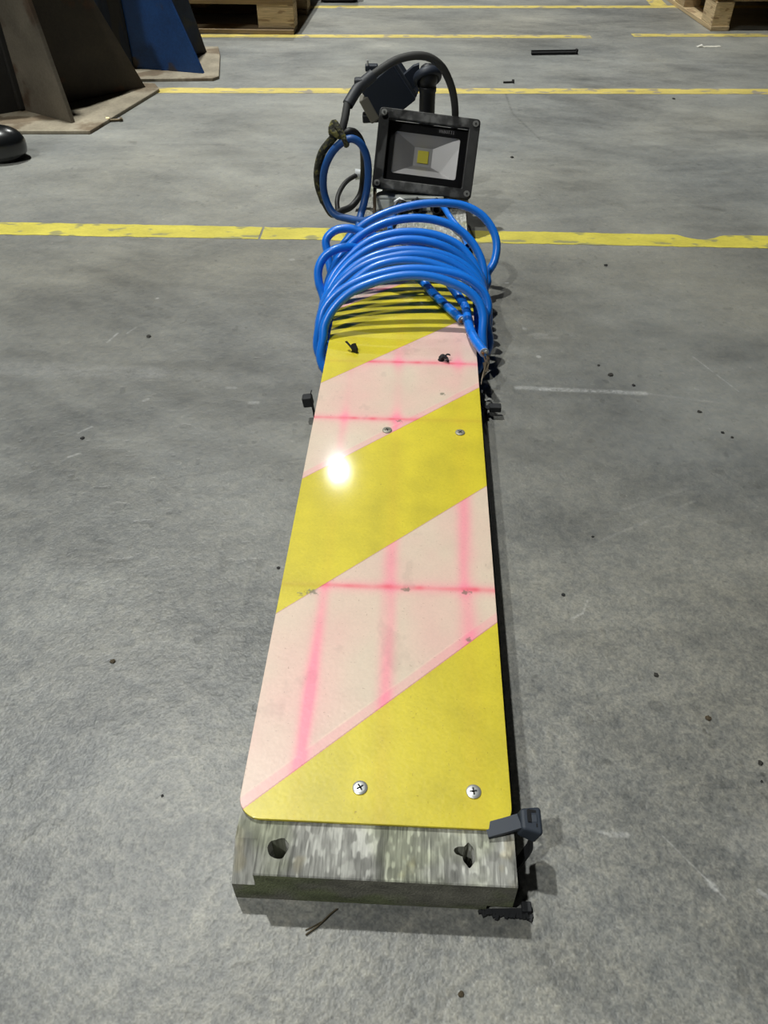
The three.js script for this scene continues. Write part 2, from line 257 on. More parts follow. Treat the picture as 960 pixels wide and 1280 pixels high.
{
  const t = thing('steel_bolt', 'small brass-coloured bolt lying beside the base plate of the brown stand', 'bolt', [-0.7526, 0.004, -2.3376], 0.15), brass = std(lin(0.4, 0.32, 0.16), 0.4, { metalness: 0.7 });
  part('shank', cyl(0.0035, 0.0035, 0.04, 12).rotateZ(Math.PI / 2), std(lin(0.12, 0.09, 0.05), 0.5, { metalness: 0.6 }), t); part('bolt_head', [cyl(0.007, 0.007, 0.008, 6).rotateZ(Math.PI / 2).translate(-0.02, 0.0025, 0)], brass, t); part('nut', cyl(0.006, 0.006, 0.006, 6).rotateZ(Math.PI / 2).translate(0.015, 0.002, 0), std(lin(0.1, 0.08, 0.05), 0.5, { metalness: 0.6 }), t);
}
{
  const t = thing('plastic_strip', 'thin black strip lying on the far floor between two yellow lines', 'strip', [0.605, 0, -3.12], 0.06), m = std(lin(0.008, 0.008, 0.009), 0.85);
  part('base', rbox(0.165, 0.009, 0.018, 0.002, 0, 0.0045, 0), m, t); part('lip', rbox(0.165, 0.005, 0.004, 0.001, 0, 0.0105, -0.007), m, t);
  part('end_tab', rbox(0.006, 0.008, 0.018, 0.001, 0.0795, 0.012, 0), m, t);
}
{
  const t = thing('paper_scrap', 'torn white scrap on the floor in front of the right pallet', 'scrap', [1.19, 0.0004, -3.235], 0.1);
  const pts = []; const r = rng(5); for (let i = 0; i <= 12; i++) pts.push([-0.045 + i * 0.0075, 0.006 + 0.008 * r()]); for (let i = 12; i >= 0; i--) pts.push([-0.045 + i * 0.0075, -0.007 - 0.009 * r()]);
  const g = slab(pts, 0.0012); g.rotateX(-Math.PI / 2); part('sheet', g, std(lin(0.62, 0.6, 0.52), 0.9), t);
  part('torn_flap', box(0.02, 0.001, 0.014, -0.036, 0.004, 0, 0, 0, 0.35), std(lin(0.66, 0.64, 0.58), 0.9), t);
}
{
  const t = thing('steel_bolt', 'tiny dark bolt on the far floor right of the black post', 'bolt', [0.3957, 0.003, -2.7394], 0.1), m = std(lin(0.03, 0.03, 0.028), 0.6, { metalness: 0.4 });
  part('shank', cyl(0.003, 0.003, 0.03, 10).rotateZ(Math.PI / 2), m, t); part('bolt_head', cyl(0.006, 0.006, 0.006, 6).rotateZ(Math.PI / 2).translate(0.016, 0.002, 0), m, t);
}
{ // grit and crumbs
  const r = rng(21), mats = [std(lin(0.03, 0.028, 0.024), 0.9), std(lin(0.018, 0.018, 0.018), 0.9), std(lin(0.06, 0.045, 0.025), 0.9)];
  const lump = (s) => { const g = new THREE.IcosahedronGeometry(1, 1), p = g.attributes.position; for (let i = 0; i < p.count; i++) { const a = p.getX(i), b = p.getY(i), c = p.getZ(i), k = 1 + 0.4 * noise(a * 2 + s, b * 2 + c * 2); p.setXYZ(i, a * k, b * k * 0.55, c * k); } g.computeVertexNormals(); return g; };
  const shapes = [lump(1), lump(5), lump(9)];
  const crumbs = [[-0.3949, -1.153, 4.5], [-0.4256, -0.872, 3.5], [-0.2834, -0.4877, 3], [-0.1238, -0.6216, 2.4], [0.464, -0.936, 3.4], [0.4818, -0.8851, 3], [0.4917, -0.8738, 2.6], [0.2552, -0.6738, 1.8], [0.2798, -0.4707, 3], [0.3176, -0.4198, 3.6], [0.3514, -0.3719, 3], [0.3462, -0.3535, 1.6], [0.3547, -1.0351, 4.5], [0.3841, -1.0058, 3], [0.3416, -1.0631, 2.6], [0.2029, -0.5795, 2.6], [0.0579, -0.1819, 2.6], [-0.2003, -0.3396, 1.6], [0.8745, -2.5594, 5], [0.4292, -1.4233, 4], [0.3231, -2.0397, 5]];
  const where = ["largest dark grit crumb on the floor left of the cable coil", "dark grit crumb at far left, level with the middle yellow stripe of the sign", "brownish grit crumb on the floor left of the lower pink stripe", "tiny dark crumb just beside the left edge of the sign", "highest of three dark crumbs in a slanting row right of the white scrape", "middle of three dark crumbs in a slanting row right of the white scrape", "lowest of three dark crumbs in a slanting row right of the white scrape", "tiny dark crumb on bare floor right of the middle of the sign", "dark crumb on the right floor, higher than the brown crumb there", "brown crumb on the lower right floor", "upper of two dark crumbs at the right edge of the floor", "lower of two dark crumbs at the right edge of the floor", "elongated dark crumb just above the right end of the white scrape", "dark crumb touching the far right end of the white scrape", "tiny dark crumb above the white scrape, left of the elongated crumb", "thin dark crumb beside the curved scratch right of the sign", "brownish crumb at the bottom of the photo, in front of the timber", "tiny dark crumb on the lower left floor, level with the front screws", "dark crumb just in front of the second yellow line, at right", "dark crumb right of the coil, in front of the nearest yellow line", "dark crumb on the far floor right of the floodlight"];
  crumbs.forEach(([x, z, s], i) => {
    const m = single('grit_crumb', shapes[i % 3], mats[i % 7 === 2 ? 2 : i % 2], where[i], 'grit', [x, s * 0.00028, z], r() * 6, 'grit crumbs on the concrete floor');
    m.scale.set(s * 0.00075 * (1 + 0.5 * r()), s * 0.0006, s * 0.0007);
  });
}

// ---------------------------------------------------------------- the weathered timber
const woodTop = (() => {
  const t = paint(1024, 1024, (u, v, o) => {
    const x = u * 0.25, w = v * 0.25, wob = 0.0012 * noise(x * 40, w * 18), g = noise((x + wob) * 640, w * 95), g2 = fbm((x + wob) * 280 + 9, w * 120, 3), b = fbm(x * 30 + 5, w * 34, 4), e = noise(x * 1100, w * 110), pale0 = noise((x + wob) * 360 + 70, w * 150 + 3) + 0.5 * noise(x * 700, w * 90);
    const crack = smooth(0.62, 0.85, noise((x + wob) * 240 + 40, w * 9 + 9));
    const smoothSide = smooth(0.068, 0.055, x), drip = smooth(0.0045, 0.0025, Math.abs(x - 0.1335 + 0.0025 * noise(w * 90, 3))) * smooth(0.075, 0.045, w), hair = smooth(0.5, 0.8, noise((x + wob) * 900 + 12, w * 16 + 5)), blot = smooth(0.0, 0.28, fbm(x * 75 + 31, w * 60 + 8, 4));
    const pale = clamp(0.75 * smooth(0.05, 0.75, pale0 + 0.5 * b) + 0.35 * blot) * (1 - 0.6 * smoothSide) * (1 - 0.9 * drip);
    let l = 0.25 * (1 + 0.18 * g + 0.26 * g2 + 0.26 * b + 0.12 * e) * (1 - 0.45 * crack) + 0.24 * pale;
    const green = smooth(0.05, 0.5, fbm(x * 20 + 70, w * 22 + 3, 3) + 0.15 * smoothSide), tan = smooth(0.25, 0.6, fbm(x * 60 + 11, w * 50 + 60, 3)), stain = smooth(0.12, 0.3, fbm(x * 34 + 21, w * 16 + 40, 3)) * (1 - pale);
    l *= (1 - 0.22 * stain) * (1 - 0.35 * hair) * (1 - 0.4 * drip);
    o[0] = l * (1 - 0.06 * green + 0.1 * tan); o[1] = l * (1 - 0.02 * green + 0.03 * tan); o[2] = l * (0.92 - 0.18 * green - 0.12 * tan); o[3] = 0.5 + 0.22 * g + 0.3 * g2 - 0.4 * crack;
  }, true);
  return std(0xffffff, 0.85, { ...t, bumpScale: 0.0012 });
})();
const woodEnd = std(0xffffff, 0.9, { ...paint(512, 128, (u, v, o) => {
  const x = u * 0.25, y = v * 0.06, n = fbm(x * 60, y * 110, 4), g = noise(x * 900, y * 900), gr = smooth(-0.1, 0.4, fbm(x * 26 + 30, y * 30, 3)), l = 0.15 * (1 + 0.45 * n + 0.2 * g);
  o[0] = l * (1 - 0.16 * gr); o[1] = l * (0.98 - 0.02 * gr); o[2] = l * (0.8 - 0.3 * gr); o[3] = 0.5 + 0.3 * n + 0.2 * g;
}, true), bumpScale: 0.001 });
{
  const X0 = -0.111, X1 = 0.1134, HT = 0.0475, W0 = -0.0425, W1 = 1.56;
  const ev = new Evaluator(); ev.useGroups = false; ev.attributes = ['position', 'normal', 'uv'];
  const brush = (g) => { const b = new Brush(g); b.updateMatrixWorld(); return b; };
  // a side profile with a shallow groove underneath for the cable, extruded across
  const prof = [[W0, 0.001], [W0, HT - 0.001], [W0 + 0.001, HT], [W1, HT], [W1, 0], [1.16, 0], [1.155, 0.0155], [0.705, 0.0155], [0.7, 0], [W0 + 0.001, 0]];
  const body = slab(prof.reverse(), X1 - X0, 0); body.rotateY(Math.PI / 2); body.translate(X0, 0, 0); // profile x -> -z, depth -> +x
  let b = brush(body);
  const ragged = (r, u, w, sx, sz, s) => { const g = new THREE.CylinderGeometry(r, r * 0.85, 0.05, 28, 1), p = g.attributes.position; for (let i = 0; i < p.count; i++) { const a = Math.atan2(p.getZ(i), p.getX(i)), k = 1 + 0.16 * noise(Math.cos(a) * 2 + s, Math.sin(a) * 2 + s); p.setX(i, p.getX(i) * k * sx); p.setZ(i, p.getZ(i) * k * sz); } return brush(g.translate(u, HT - 0.015, -w)); };
  b = ev.evaluate(b, ragged(0.0082, -0.075, -0.0209, 1, 1, 3), SUBTRACTION);
  b = ev.evaluate(b, ragged(0.0062, 0.0765, -0.0194, 0.85, 1.55, 8), SUBTRACTION);
  b = ev.evaluate(b, ragged(0.0048, 0.071, -0.0165, 1.2, 0.8, 12), SUBTRACTION);
  // worn front left corner: the top edge is worn away over 24 mm
  const chip = box(0.05, 0.04, 0.1, -0.092 - 0.025, 0.0445, 0.0538, 0.6, 0, 0); b = ev.evaluate(b, brush(chip), SUBTRACTION);
  const chip2 = box(0.03, 0.02, 0.008, 0.108, -0.001, 0.0425, 0, 0.1, 0); b = ev.evaluate(b, brush(chip2), SUBTRACTION);
  let g = clean(b.geometry); const p = g.attributes.position, keepA = [], keepB = [], uA = [], uB = [], nA = [], nB = [];
  for (let i = 0; i < p.count; i += 3) {
    const q = [0, 1, 2].map((k) => new THREE.Vector3().fromBufferAttribute(p, i + k)), n = new THREE.Vector3().crossVectors(q[1].clone().sub(q[0]), q[2].clone().sub(q[0])).normalize(), end = Math.abs(n.z) > 0.75 && q.every((k) => k.z > 0.03);
    for (const k of q) { (end ? keepB : keepA).push(k.x, k.y, k.z); (end ? nB : nA).push(n.x, n.y, n.z); (end ? uB : uA).push(...(end ? [(k.x + 0.125) / 0.25, k.y / 0.06] : Math.abs(n.x) > 0.7 ? [k.y / 0.25 + 0.3, (-k.z + 0.05) / 0.25] : [(k.x + 0.125) / 0.25, (-k.z + 0.05) / 0.25])); }
  }
  const mk = (P, N, U) => { const q = new THREE.BufferGeometry(); q.setAttribute('position', new THREE.Float32BufferAttribute(P, 3)); q.setAttribute('normal', new THREE.Float32BufferAttribute(N, 3)); q.setAttribute('uv', new THREE.Float32BufferAttribute(U, 2)); return q; };
  const t = boardThing('timber_plank', 'weathered grey timber plank with two bolt holes, lying under the striped sign', 'plank', 0, 0, 0);
  part('body', mk(keepA, nA, uA), woodTop, t); part('end_grain', mk(keepB, nB, uB), woodEnd, t, 'dark damp green-brown end grain');
}

// ---------------------------------------------------------------- the striped sign
const SIGN_W = 0.225, SIGN_L = 1.03, SIGN_H = 0.0525;
const signFace = (() => {
  const cracks = [[0.2565, 1, -0.073], [0.557, 1, -0.2], [0.7005, 1, -0.03], [0.93, 1, 0]];
  return paint(512, 2048, (uu, vv, o) => {
    const u = (uu - 0.5) * SIGN_W, w = vv * SIGN_L;
    const k = (w - 0.003 - 0.937 * (u + 0.1125)) / 0.2122, band = Math.floor(k), fr = k - band, yellow = ((band % 2) + 2) % 2 === 1;
    const n = fbm(u * 40, w * 40, 4), f = noise(u * 700, w * 700), big = fbm(u * 9 + 4, w * 9, 3), lng = noise(u * 60 + 3, w * 3);
    const bandW = (c, s) => Math.exp(-(((u - c) / s) ** 2));
    const bl = clamp(bandW(-0.0665 - 0.02 * Math.max(0, w - 0.3), 0.0062) + 0 , 0, 1), bm = bandW(0.0048 - 0.011 * w, 0.0075), br = bandW(0.083, 0.009);
    const vert = clamp(bl * (1.1 - 0.55 * smooth(0.1, 0.26, w)) + bm * 0.75 + br * 0.7) * (0.85 + 0.3 * noise(u * 90, w * 14));
    let line = 0, halo = 0, dark = 0;
    for (const [cw, , u0] of cracks) {
      const cu = cw + 0.012 * (u > 0.06 && cw > 0.69 ? -(u - 0.06) * 1.4 : u * 0.25) + 0.0004 * noise(u * 50, cw * 90), d = Math.abs(w - cu);
      const wd = 0.0032 + 0.0008 * noise(u * 40, cw * 5); line = Math.max(line, Math.exp(-((d / wd) ** 2))); halo = Math.max(halo, Math.exp(-((d / 0.009) ** 2)));
    }
    if (yellow) {
      const l = 1 + 0.13 * n + 0.05 * f + 0.14 * big + 0.06 * lng; o[0] = 0.6 * l; o[1] = 0.5 * l; o[2] = 0.018 * l;
      const vs = 0.14 * (bm + 0.7 * br + 0.6 * bl); o[1] *= 1 - 0.12 * vs * 3; o[0] *= 1 - 0.05 * vs; const s = 0.2 * line + 0.1 * halo; o[0] *= 1 - 0.25 * s; o[1] *= 1 - 0.5 * s;
    } else {
      const edge = Math.min(fr, 1 - fr) * 0.145, low = fr * 0.145, rim = smooth(0.0105, 0.0075, low) * 0.6, pinkFog = clamp(0.32 + 0.9 * fbm(u * 16 + 20, w * 12 + 5, 3));
      const vert2 = vert * (1 - 0.8 * smooth(0.44, 0.5, w) * (1 - Math.exp(-((Math.min(Math.abs(w - 0.557), Math.abs(w - 0.7005)) / 0.022) ** 2))) * (w < 0.552 && u < 0 ? 0.35 : 1));
      const p = clamp(vert2 + rim * 0.45 + pinkFog * 0.34 + halo * 0.38);
      const l = 1 + 0.05 * n + 0.03 * f + 0.04 * big, cream = [0.66, 0.535, 0.42], pink = [0.92, 0.2, 0.33];
      for (let i = 0; i < 3; i++) o[i] = (cream[i] + (pink[i] - cream[i]) * p * 0.82) * l;
      const red = [0.78, 0.1, 0.15], s = line * 0.8 * (u > -0.2 ? 1 : 0) * (0.75 + 0.4 * noise(u * 120, w * 50)); for (let i = 0; i < 3; i++) o[i] += (red[i] - o[i]) * clamp(s);
      const seam = smooth(0.0012, 0.0003, Math.abs(low - 0.0098)) * 0.05 * (1 + noise(u * 60, w * 60)); for (let i = 0; i < 3; i++) o[i] *= 1 + seam;
      if (edge < 0.001) { o[0] *= 0.75; o[1] *= 0.6; o[2] *= 0.55; }
      const grime = smooth(0.3, 0.5, fbm(u * 45 + 60, w * 30 + 9, 4)); for (let i = 0; i < 3; i++) o[i] *= 1 - 0.09 * grime;
    }
    // dirt in the pits and small specks
    for (const [cu, cw, r] of [[-0.0789, 0.2457, 0.0052], [0.0197, 0.2537, 0.0035], [0.0825, 0.2533, 0.0038], [-0.09, 0.243, 0.003], [0.002, 0.553, 0.003], [0.06, 0.62, 0.004], [0.083, 0.1915, 0.0028]]) {
      const q = Math.hypot((u - cu) / 1.5, w - cw) / r + 0.5 * noise(u * 500, w * 500); if (q < 1) { const s = 0.75 * (1 - smooth(0.4, 1, q)); o[0] += (0.14 - o[0]) * s; o[1] += (0.14 - o[1]) * s; o[2] += (0.09 - o[2]) * s; dark = s; }
    }
    if (noise(u * 620 + 7, w * 620) > 0.93) { o[0] *= 0.7; o[1] *= 0.62; o[2] *= 0.6; }
    o[3] = 0.5 + 0.16 * n + 0.06 * f + 0.1 * noise(u * 160, w * 160) + 0.16 * noise(u * 330 + 5, w * 330) - 0.3 * line - 0.4 * dark;
  }, true);
})();
{
  const r = 0.02, hw = SIGN_W / 2, s = new THREE.Shape();
  s.moveTo(-hw + r, 0); s.lineTo(hw - r, 0); s.absarc(hw - r, r, r, -Math.PI / 2, 0); s.lineTo(hw, SIGN_L - r); s.absarc(hw - r, SIGN_L - r, r, 0, Math.PI / 2); s.lineTo(-hw + r, SIGN_L); s.absarc(-hw + r, SIGN_L - r, r, Math.PI / 2, Math.PI); s.lineTo(-hw, r); s.absarc(-hw + r, r, r, Math.PI, Math.PI * 1.5);
  const g = new THREE.ExtrudeGeometry(s, { depth: 0.0022, bevelEnabled: true, bevelThickness: 0.0004, bevelSize: 0.0004, bevelOffset: -0.0004, bevelSegments: 2, curveSegments: 10 }), p = g.attributes.position, uv = g.attributes.uv;
  for (let i = 0; i < p.count; i++) uv.setXY(i, p.getX(i) / SIGN_W + 0.5, p.getY(i) / SIGN_L);
  g.rotateX(-Math.PI / 2); g.translate(0, -0.0026, 0);
  const t = boardThing('hazard_sign', 'long sign plate with yellow and faded pink diagonal stripes, screwed on the timber', 'sign', 0, SIGN_H, 0);
  part('plate', g, phys(0xffffff, 0.42, { ...signFace, bumpScale: 0.00017, clearcoat: 0.4, clearcoatRoughness: 0.085 }), t);
  // countersunk cross-head screws
  const steel = std(lin(0.62, 0.63, 0.62), 0.35, { metalness: 0.75 }), dirty = std(lin(0.28, 0.27, 0.22), 0.55, { metalness: 0.5 }), slotMat = std(lin(0.03, 0.03, 0.03), 0.8);
  const ev = new Evaluator(); ev.useGroups = false; ev.attributes = ['position', 'normal', 'uv'];
  const mkHead = (r) => { const h = new Brush(new THREE.LatheGeometry([[0, 0], [r * 0.9, 0], [r, 0.0006], [r * 0.96, 0.0012], [r * 0.6, 0.0018], [0, 0.0019]].map((q) => new THREE.Vector2(...q)), 28)); h.updateMatrixWorld(); let q = h; for (const a of [0, Math.PI / 2]) { const c = new Brush(box(r * 1.05, 0.003, r * 0.24, 0, 0.0022, 0, 0, a, 0)); c.updateMatrixWorld(); q = ev.evaluate(q, c, SUBTRACTION); } return clean(q.geometry); };
  const head = mkHead(0.0064);
  for (const [u, w, m, a] of [[-0.0133, 0.0303, steel, 0.6], [0.0817, 0.0313, steel, 0.15], [-0.0129, 0.5313, dirty, 0.3], [0.0827, 0.5306, dirty, 0.9]]) {
    const sc = part('screw', head, m, t); sc.position.set(u, 0, -w); sc.rotation.y = a; part('slot', [box(0.0064, 0.0006, 0.0014, 0, 0.0006, 0), box(0.0014, 0.0006, 0.0064, 0, 0.0006, 0)], slotMat, sc);
  }
}

// ---------------------------------------------------------------- cable ties
const tiePlastic = std(lin(0.022, 0.03, 0.045), 0.6), tieBlack = std(lin(0.008, 0.009, 0.011), 0.7);
function ribbon(pts, side, w, t) { // a flat strap along points, its width along the vector side
  const c = new THREE.CatmullRomCurve3(pts.map(V), false, 'centripetal'), n = 28, P = [], idx = [], sv = V(side).normalize();
  for (let i = 0; i <= n; i++) { const q = c.getPoint(i / n), d = c.getTangent(i / n), s = sv.clone().addScaledVector(d, -sv.dot(d)).normalize(), u = new THREE.Vector3().crossVectors(s, d); for (const [a, b] of [[1, 1], [-1, 1], [-1, -1], [1, -1]]) P.push(...q.clone().addScaledVector(s, a * w / 2).addScaledVector(u, b * t / 2).toArray()); }
  for (let i = 0; i < n; i++) for (let k = 0; k < 4; k++) { const a = i * 4 + k, b = i * 4 + (k + 1) % 4; idx.push(a, b, b + 4, a, b + 4, a + 4); }
  idx.push(0, 2, 1, 0, 3, 2); const e = n * 4; idx.push(e, e + 1, e + 2, e, e + 2, e + 3);
  const g = new THREE.BufferGeometry(); g.setAttribute('position', new THREE.Float32BufferAttribute(P, 3)); g.setIndex(idx); const q = g.toNonIndexed(); q.computeVertexNormals(); return q;
}
{
  const t = boardThing('cable_tie', 'large blue-grey cable tie with a square head at the front right corner of the sign', 'cable tie', 0.1235, 0.001, 0.006);
  // head: a tapered block, its top sloped to the right
  const hd = rbox(0.02, 0.02, 0.024, 0.0035, 0, 0, 0, 4), p = hd.attributes.position;
  for (let i = 0; i < p.count; i++) { const x = p.getX(i), y = p.getY(i); p.setZ(i, p.getZ(i) * (1 + 0.28 * x / 0.01 * 0.6)); p.setY(i, y * (1 + 0.18 * x / 0.01)); }
  hd.computeVertexNormals();
  const head = part('tie_head', [hd.scale(0.86, 0.8, 0.86).rotateZ(-0.28).translate(0.0015, 0.0505, -0.001)], tiePlastic, t);
  part('slot', [box(0.003, 0.0014, 0.01, 0.0015, 0.0588, -0.003, 0, 0, -0.28), box(0.008, 0.0014, 0.0022, 0.0045, 0.0579, -0.0076, 0, 0, -0.28), box(0.0022, 0.0014, 0.003, 0.0075, 0.0571, 0.004, 0, 0, -0.28)], std(lin(0.006, 0.006, 0.008), 0.8), head);  // dark inset blocks painted as the shade inside cut openings
  part('latch', rbox(0.005, 0.002, 0.007, 0.0008, 0.0056, 0.0574, -0.0018).rotateZ(-0.0), tiePlastic, head);
  part('strap', ribbon([[-0.0325, 0.0496, 0.0065], [-0.026, 0.051, 0.005], [-0.017, 0.053, 0.003], [-0.006, 0.055, 0]], [0.25, 0.1, 1], 0.0125, 0.003), tiePlastic, t);
  part('tail', ribbon([[0.004, 0.046, 0.004], [0.0045, 0.034, 0.009], [-0.001, 0.02, 0.014], [-0.007, 0.0045, 0.017]], [0, 0, 1], 0.009, 0.0022), tieBlack, t);
}
{
  const t = boardThing('cable_tie', 'black cable tie head poking out on the left side of the sign', 'cable tie', -0.1265, 0.0, 0.63);
  part('tie_head', [rbox(0.014, 0.016, 0.014, 0.002, 0, 0.030, 0.002).rotateZ(0.15)], tieBlack, t);
  part('strap', ribbon([[0.0005, 0.026, 0], [0.002, 0.016, 0], [0.003, 0.006, 0], [0.003, 0.0006, 0]], [0, 0, 1], 0.008, 0.0018), tieBlack, t);
  part('tail', ribbon([[-0.001, 0.036, 0.0], [0.0, 0.04, -0.003], [0.001, 0.043, -0.005]], [0, 0, 1], 0.0035, 0.0012), tieBlack, t);
}
{
  const t = boardThing('cable_tie', 'black cable tie end sticking out on the right side of the sign', 'cable tie', 0.124, 0.0, 0.648);
  part('strap', ribbon([[-0.0062, 0.04, 0], [-0.0055, 0.025, 0], [-0.002, 0.014, 0], [0.008, 0.012, 0.001]], [0, 0, 1], 0.008, 0.0018), tieBlack, t);
  part('tie_head', rbox(0.017, 0.009, 0.012, 0.0015, 0.015, 0.0135, 0.002), tieBlack, t); part('tail', ribbon([[0.014, 0.016, -0.006], [0.008, 0.02, -0.01], [0.0, 0.019, -0.008]], [0, 0, 1], 0.005, 0.0012), std(lin(0.2, 0.2, 0.19), 0.5), t, 'pale grey tail');
  part('foot', box(0.003, 0.0125, 0.006, 0.003, 0.00625, 0), tieBlack, t);
}
{ // torn stubs of older ties, standing in slots of the sign
  const a = boardThing('tie_stub', 'torn black tie stub standing in the upper yellow stripe, left', 'tie stub', -0.0709, SIGN_H, 0.7254);
  part('stump', ribbon([[0, -0.001, 0], [0.001, 0.005, 0.001], [-0.001, 0.0085, -0.001], [0.003, 0.01, 0]], [1, 0, 0.4], 0.009, 0.0035), tieBlack, a); part('shred', ribbon([[-0.003, 0.006, 0], [-0.009, 0.0105, -0.005], [-0.013, 0.0125, -0.009]], [0, 0, 1], 0.004, 0.0012), tieBlack, a);
  const b = boardThing('tie_stub', 'torn black tie stub in the pink stripe below the cut cable end', 'tie stub', 0.0611, SIGN_H, 0.7091);
  part('stump', ribbon([[-0.004, 0.001, 0], [0, 0.006, 0], [0.006, 0.0045, 0.003], [0.008, 0.002, 0.006]], [0.3, 0, 1], 0.008, 0.003), tieBlack, b); part('shred', ribbon([[0.001, 0.005, 0], [0.007, 0.0085, -0.002], [0.011, 0.007, -0.003]], [0, 0, 1], 0.003, 0.0012), tieBlack, b); part('base', cyl(0.004, 0.005, 0.002, 10, -0.002, 0.001, 0), tieBlack, b);
}
{ // shredded tie end under the front right corner
  const t = boardThing('shredded_strap', 'black shredded strap end under the front right corner of the timber', 'strap', 0.112, 0, -0.044), r = rng(9), list = [];
  for (let i = 0; i < 16; i++) { const x = -0.024 + i * 0.0027, l = 0.002 + 0.004 * r(); list.push(box(0.0026, 0.0016 + 0.003 * r(), l, x, 0.0016, l / 2 - 0.001 + 0.002 * r(), 0, (r() - 0.5) * 0.9, 0)); }
  part('shred', list, tieBlack, t); part('strap', [box(0.038, 0.0022, 0.004, -0.002, 0.0013, -0.001, 0, 0.06, 0), rbox(0.008, 0.006, 0.008, 0.001, 0.0135, 0.003, -0.004)], tieBlack, t);
}
{
  const t = thing('straw', 'thin dry brown stalk on the floor at the front edge of the timber', 'stalk', [-0.056, 0.0007, -0.226]), m = std(lin(0.07, 0.055, 0.03), 0.85);
  part('stalk', tube([[-0.006, 0.0004, 0.003], [0.004, 0.001, -0.004], [0.013, 0.0012, -0.0125], [0.018, 0.0007, -0.0165]], 0.0007, 20, 6), m, t);
  part('split_stalk', tube([[-0.0065, 0, -0.0005], [0.001, 0.0006, -0.004], [0.006, 0.001, -0.0065]], 0.0005, 14, 6), m, t);
}

// ---------------------------------------------------------------- blue cable coil around the board
const R = 0.0071;
const blueSheath = phys(lin(0.008, 0.19, 0.78), 0.34, { clearcoat: 0.3, clearcoatRoughness: 0.25, ...(() => { const t = paint(256, 64, (u, v, o) => { const n = 0.92 + 0.16 * fbm(u * 30, v * 5, 4), d = smooth(0.25, 0.5, fbm(u * 22 + 8, v * 4, 4)) * 0.25; o[0] = n * (1 - d) + 0.1 * d; o[1] = n * (1 - d); o[2] = n * (1 - d); }); return t; })() });
const cutMat = std(lin(0.35, 0.42, 0.55), 0.6), coreMats = [std(lin(0.05, 0.18, 0.5), 0.5), std(lin(0.25, 0.12, 0.05), 0.5), std(lin(0.45, 0.45, 0.4), 0.5)], copper = std(lin(0.3, 0.24, 0.17), 0.5, { metalness: 0.3 });
const rel = (pts, o) => pts.map((p) => [p[0] - o[0], p[1] - o[1], p[2] - o[2]]);
